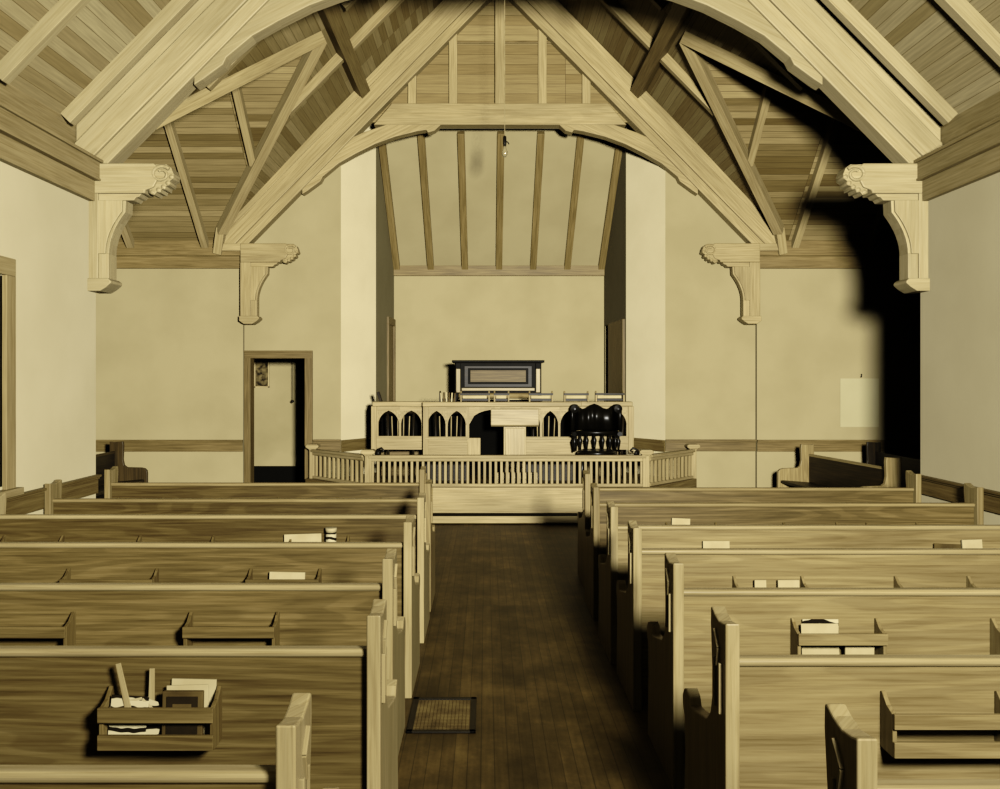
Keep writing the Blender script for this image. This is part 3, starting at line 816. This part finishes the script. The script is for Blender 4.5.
lw = ['nearest left oak pew, only rail and curved end post showing',
      'second left oak pew from the viewer, its rack holding paper fans and booklets',
      'third left oak pew from the viewer, with empty two-slat hymnal racks',
      'fourth left oak pew from the viewer, a thin booklet in its rack',
      'fifth left oak pew from the viewer, a small tin in its rack',
      'sixth left oak pew from the viewer, second from the front',
      'front left oak pew, farthest from the viewer and nearest the chancel rail']
RKL = [(-1.27, -.885), (-2.25, -1.76), (-3.13, -2.74)]
for i, ((y, xr), lb) in enumerate(zip(left, lw)):
    rk = RKL if i > 1 else ([(-1.228, -.862)] if i == 1 else [])
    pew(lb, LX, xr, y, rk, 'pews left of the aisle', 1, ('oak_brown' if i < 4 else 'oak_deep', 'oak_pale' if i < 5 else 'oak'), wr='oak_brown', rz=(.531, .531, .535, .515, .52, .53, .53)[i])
right = [(1.84, .785), (2.705, .745), (3.60, .775), (4.46, .755), (5.20, .745), (6.15, .76), (7.03, .80)]
rw = ['nearest right oak pew, its dark carved end cut by the bottom edge',
      'second right oak pew from the viewer, its empty rack at the right edge',
      'third right oak pew from the viewer, its rack holding white papers',
      'fourth right oak pew from the viewer, two scraps of paper behind the rail',
      'fifth right oak pew from the viewer, a white booklet lying in its rack',
      'sixth right oak pew from the viewer, one paper slip in its rack',
      'front right oak pew, farthest row before the dark side pews']
RKR = [(1.275, 1.64), (2.11, 2.50), (2.70, 3.07)]
for i, ((y, xl), lb) in enumerate(zip(right, rw)):
    rk = RKR if i > 1 else ([(1.245, 1.62)] if i == 1 else [])
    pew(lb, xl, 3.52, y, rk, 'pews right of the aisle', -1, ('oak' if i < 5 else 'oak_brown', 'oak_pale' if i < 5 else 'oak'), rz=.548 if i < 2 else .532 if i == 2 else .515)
# side pews in the transepts, facing the middle
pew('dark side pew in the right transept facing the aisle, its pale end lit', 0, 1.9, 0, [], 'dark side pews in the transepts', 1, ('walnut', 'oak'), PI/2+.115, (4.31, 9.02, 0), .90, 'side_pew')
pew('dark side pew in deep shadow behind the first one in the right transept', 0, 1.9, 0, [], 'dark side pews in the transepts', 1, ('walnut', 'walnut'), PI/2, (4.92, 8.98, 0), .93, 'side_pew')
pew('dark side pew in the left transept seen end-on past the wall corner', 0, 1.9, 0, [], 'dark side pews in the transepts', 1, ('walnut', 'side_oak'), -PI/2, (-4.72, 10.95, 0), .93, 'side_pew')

# ------------------------------------------------------------------ things in the racks
def flat(name, mat, x, z0, w, h, y, tilt=0, lean=0, thick=.006, label='', cat='', group=None, par=None, bev=.001):
    """thin upright board, centre x, bottom z0; tilt rolls in the picture plane, lean tips it back"""
    m = MB(); m.box((-w/2, -thick/2, 0), (w/2, thick/2, h), (1, 0, 0))
    M4 = Matrix.Translation((x, y, z0)) @ Matrix.Rotation(tilt, 4, 'Y') @ Matrix.Rotation(-lean, 4, 'X')
    bmesh.ops.transform(m.bm, matrix=M4, verts=m.bm.verts[:])
    o = m.build(name, mat, par, bev)
    if par is None: tag(o, label, cat, group)
    return o
def hand_fan(x, y, zb, tilt, label, flip=False, roll=0):
    """stiff paper fan on a flat wooden stick; stick up"""
    t = thing('hand_fan', label, 'fan', (x, y, zb), 'paper hand fans in the near left rack')
    pts = [(-.075, 0), (.075, 0), (.098, .05), (.095, .10), (.05, .128), (0, .134), (-.05, .128), (-.095, .10), (-.098, .05)]
    R = Matrix.Translation((x, y, zb)) @ Matrix.Rotation(tilt, 4, 'Y')
    m = MB(); m.prism(pts, 'XZ', -.002, .002, (1, 0, 0)); bmesh.ops.transform(m.bm, matrix=R, verts=m.bm.verts[:]); m.build('fan_paper', 'fanprint', t, 0, 'white printed paper leaf')
    m = MB(); m.prism([(x0-.0, z0) for x0, z0 in ((-.014, .07), (.014, .07), (.010, .12), (.008, .25), (-.008, .25), (-.010, .12))], 'XZ', -.008, -.002, (0, 0, 1)); bmesh.ops.transform(m.bm, matrix=R, verts=m.bm.verts[:]); m.build('handle', 'oak_pale', t, .001, 'flat wooden stick')
    m = MB()
    for q in ((-.093, .055, -.05, .122), (.093, .055, .05, .122), (-.05, .124, .05, .124)):
        m.beam((q[0], -.003, q[1]), (q[2], -.003, q[3]), .002, .008)
    bmesh.ops.transform(m.bm, matrix=R, verts=m.bm.verts[:]); m.build('paper_edge', 'paper', t, 0, 'white border')
    return t
z = .547
yr = 2.80+.05
hand_fan(-1.125, yr-.055, z, -.22, 'paper fan with its stick leaning left in the near left rack')
hand_fan(-1.085, yr-.030, z-.03, .02, 'paper fan with its stick upright in the near left rack')
flat('fan_leaf', 'fanprint', -1.15, z, .12, .14, yr-.07, .06, .1, .003, 'printed white paper leaf at the left end of the near left rack', 'paper')
flat('booklet', 'paper', -.955, z, .145, .178, yr-.022, .02, .06, .008, 'white booklet tallest and rearmost at the right of the near left rack', 'booklet')
flat('booklet', 'paper', -.962, z, .135, .165, yr-.040, -.03, .06, .006, 'cream booklet between the white and brown ones in the near left rack', 'booklet')
h0 = thing('hymnal', 'brown covered hymnal in front at the right of the near left rack', 'book', (-.972, yr-.066, z))
flat('cover', 'book', -.972, z, .130, .155, yr-.064, 0, .06, .018, par=h0, bev=.003)
flat('cover_panel', 'book_dark', -.972, z+.018, .100, .122, yr-.0735, 0, .06, .002, par=h0, bev=0)
flat('title_block', 'book', -.972, z+.095, .06, .022, yr-.0700, 0, .06, .002, par=h0, bev=0)
o = MB().box((-1.19, yr-.08, .529), (-1.01, yr-.01, .533)).build('paper_sheet', 'paper', None, 0); tag(o, 'white sheet of paper poking out beneath the near left rack', 'paper')
# third right pew rack
z = .547
yr = 3.60+.05
flat('leaflet', 'paper', 1.385, z, .155, .142, yr-.05, 0, .1, .005, 'white leaflet standing in front in the rack of the third right pew', 'leaflet')
flat('leaflet', 'fanprint', 1.395, z, .15, .155, yr-.028, 0, .06, .005, 'dark printed leaflet behind the white one in the third right pew rack', 'leaflet')
flat('leaflet', 'paper', 1.54, z, .12, .075, yr-.06, .05, .1, .012, 'low white leaflet lying at the right in the third right pew rack', 'leaflet')
# slips seen above the rails
def bk(x0, x1, y, h, mat, label, cat, name='booklet', tilt=0):
    flat(name, mat, (x0+x1)/2, z, x1-x0, h, y+.05-.045, tilt, .08, .012, label, cat)
z = .535
bk(-1.16, -.97, 4.64, .138, 'paper', 'thin white booklet showing above the rail in the fourth left pew', 'booklet', tilt=.02)
bk(-1.30, -1.06, 5.61, .170, 'paper', 'white booklet lying beside the tin in the fifth left pew', 'booklet', tilt=-.03)
bk(1.38, 1.44, 4.46, .137, 'paper', 'small white slip at the left of the rack in the fourth right pew', 'paper', 'paper_slip')
bk(1.50, 1.61, 4.46, .137, 'paper', 'longer white slip at the right of the rack in the fourth right pew', 'paper', 'paper_slip')
bk(1.30, 1.46, 5.20, .200, 'paper', 'white booklet in the left rack of the fifth right pew', 'booklet')
bk(1.31, 1.44, 6.15, .185, 'paper', 'white paper slip in the rack of the sixth right pew', 'paper', 'paper_slip', .04)
bk(2.68, 2.84, 5.20, .182, 'book', 'worn book in the far right rack of the fifth right pew', 'book', 'hymnal', .04)
bk(2.86, 2.98, 5.20, .208, 'paper', 'stack of white paper beside a worn book in the fifth right pew', 'paper', 'paper_stack', -.03)
z = .535
t = thing('tin', 'small white and dark printed tin standing in the fifth left pew rack', 'tin', (-1.0, 5.61+.0, z))
MB().lathe([(.002, 0), (.034, 0), (.036, .008), (.034, .012), (.034, .185), (.002, .187)], (-1.0, 5.615, z), (0, 0, 1), 18).build('body', 'fanprint', t, 0)
MB().lathe([(.002, .185), (.037, .185), (.037, .212), (.002, .214)], (-1.0, 5.615, z), (0, 0, 1), 18).build('lid', 'paper', t, 0, 'white lid')

# ------------------------------------------------------------------ floor register
t = thing('floor_register', 'dark iron floor register grille set in the aisle beside the left pews', 'grille', (-.22, 4.42, 0))
gx0, gx1, gy0, gy1 = -.385, -.05, 4.18, 4.64
MB().box((gx0+.01, gy0+.01, .0015), (gx1-.01, gy1-.01, .003)).build('duct', 'black', t, 0)
m = MB()
m.box((gx0, gy0, .001), (gx1, gy0+.03, .010)).box((gx0, gy1-.03, .001), (gx1, gy1, .010)).box((gx0, gy0, .001), (gx0+.03, gy1, .010)).box((gx1-.03, gy0, .001), (gx1, gy1, .010))
m.build('frame', 'iron', t, .002)
m = MB()
k = gx0+.045
while k < gx1-.03: m.box((k-.0012, gy0+.02, .003), (k+.0012, gy1-.02, .008)); k += .0185
k = gy0+.045
while k < gy1-.03: m.box((gx0+.02, k-.0012, .003), (gx1-.02, k+.0012, .0085)); k += .0185
m.build('grid', 'book', t, 0)

# ------------------------------------------------------------------ small fittings
t = thing('pendant_light', 'bare light bulb hanging on a long thin cord from the roof ridge', 'light', (.20, 9.3, 4.1))
MB().tube([(.20, 9.3, ZA-.2), (.20, 9.3, 4.32)], .004, 6).build('cord', 'cord', t, 0)
m = MB(); m.lathe([(.008, .11), (.018, .10), (.02, .03), (.016, 0)], (.20, 9.3, 4.2), (0, 0, 1), 12); m.tube([(.215, 9.3, 4.25), (.235, 9.3, 4.24), (.245, 9.3, 4.22)], .006); m.build('socket', 'iron', t, 0)
MB().lathe([(.012, 0), (.016, -.02), (.032, -.065), (.030, -.09), (.016, -.115), (.001, -.12)], (.20, 9.3, 4.2), (0, 0, 1), 14).build('bulb', 'glass', t, 0)
t = thing('pull_cord', 'thin cord with a small dark knob hanging inside the left doorway', 'cord', (-2.88, 12.95, 1.36))
MB().tube([(-2.88, 12.95, 2.8), (-2.88, 12.95, 1.40)], .004, 6).build('cord', 'iron', t, 0)
MB().lathe([(.004, .05), (.02, .03), (.022, .015), (.004, 0)], (-2.88, 12.95, 1.36), (0, 0, 1), 12).build('knob', 'iron', t, 0)
t = thing('framed_picture', 'small dark framed picture hung at the upper left inside the doorway', 'picture', (-3.36, YPB-.02, 1.6))
m = MB(); a0, a1, z0, z1, y = -3.50, -3.27, 1.585, 2.02, YPB
m.box((a0, y-.025, z0), (a1, y, z0+.02)).box((a0, y-.025, z1-.02), (a1, y, z1)).box((a0, y-.025, z0), (a0+.02, y, z1)).box((a1-.02, y-.025, z0), (a1, y, z1))
m.build('frame', 'oak_pale', t, .002)
MB().box((a0+.015, y-.012, z0+.015), (a1-.015, y-.004, z1-.015)).build('print', 'picture', t, 0)
o = MB().box((4.68, YT-.006, 1.08), (5.19, YT-.001, 1.72)).build('wall_sheet', 'wall_sheet', None, 0); tag(o, 'large pale rectangular sheet on the right transept wall at the shadow edge', 'paper')
o = MB().tube([(4.95, YT-.001, 1.74), (4.95, YT-.03, 1.74), (4.95, YT-.035, 1.78)], .007, 8).build('wall_hook', 'iron', None, 0); tag(o, 'tiny dark hook on the wall above the pale sheet', 'hook')

# ------------------------------------------------------------------ light, world, camera
def lamp(name, typ, loc, power, col, **kw):
    l = bpy.data.lights.new(name, typ); l.energy = power; l.color = col[:3]
    for k, v in kw.items(): setattr(l, k, v)
    o = bpy.data.objects.new(name, l); COL.objects.link(o); o.location = loc
    return o
FL = lamp('flash', 'POINT', (1.15, 0.1, 2.35), 44, (1, .98, .91), shadow_soft_size=.3)
l = FL.data; l.use_nodes = True; nt = l.node_tree
em = nt.nodes['Emission']; fo = nt.nodes.new('ShaderNodeLightFalloff')
fo.inputs['Strength'].default_value = 1.02; fo.inputs['Smooth'].default_value = 0
nt.links.new(fo.outputs['Constant'], em.inputs['Strength'])
w = bpy.data.worlds.new('World'); scene.world = w; w.use_nodes = True
w.node_tree.nodes['Background'].inputs['Color'].default_value = lin((236, 230, 200)); w.node_tree.nodes['Background'].inputs['Strength'].default_value = .16

cam = bpy.data.cameras.new('camera'); co = bpy.data.objects.new('camera', cam); COL.objects.link(co)
co.location = (0, 0, 1.7); co.rotation_euler = (PI/2, 0, 0)
cam.sensor_width = 36; cam.lens = 36*.870; cam.shift_x = .014; cam.shift_y = -.0145
cam.clip_start = .05
scene.camera = co
scene.view_settings.view_transform = 'Standard'
scene.view_settings.look = 'None'
scene.cycles.diffuse_bounces = 0
vs = scene.view_settings; vs.use_curve_mapping = True
cv = vs.curve_mapping.curves[3]
cv.points.new(.03, .014); cv.points.new(.12, .10); cv.points.new(.4, .41)
vs.curve_mapping.update()
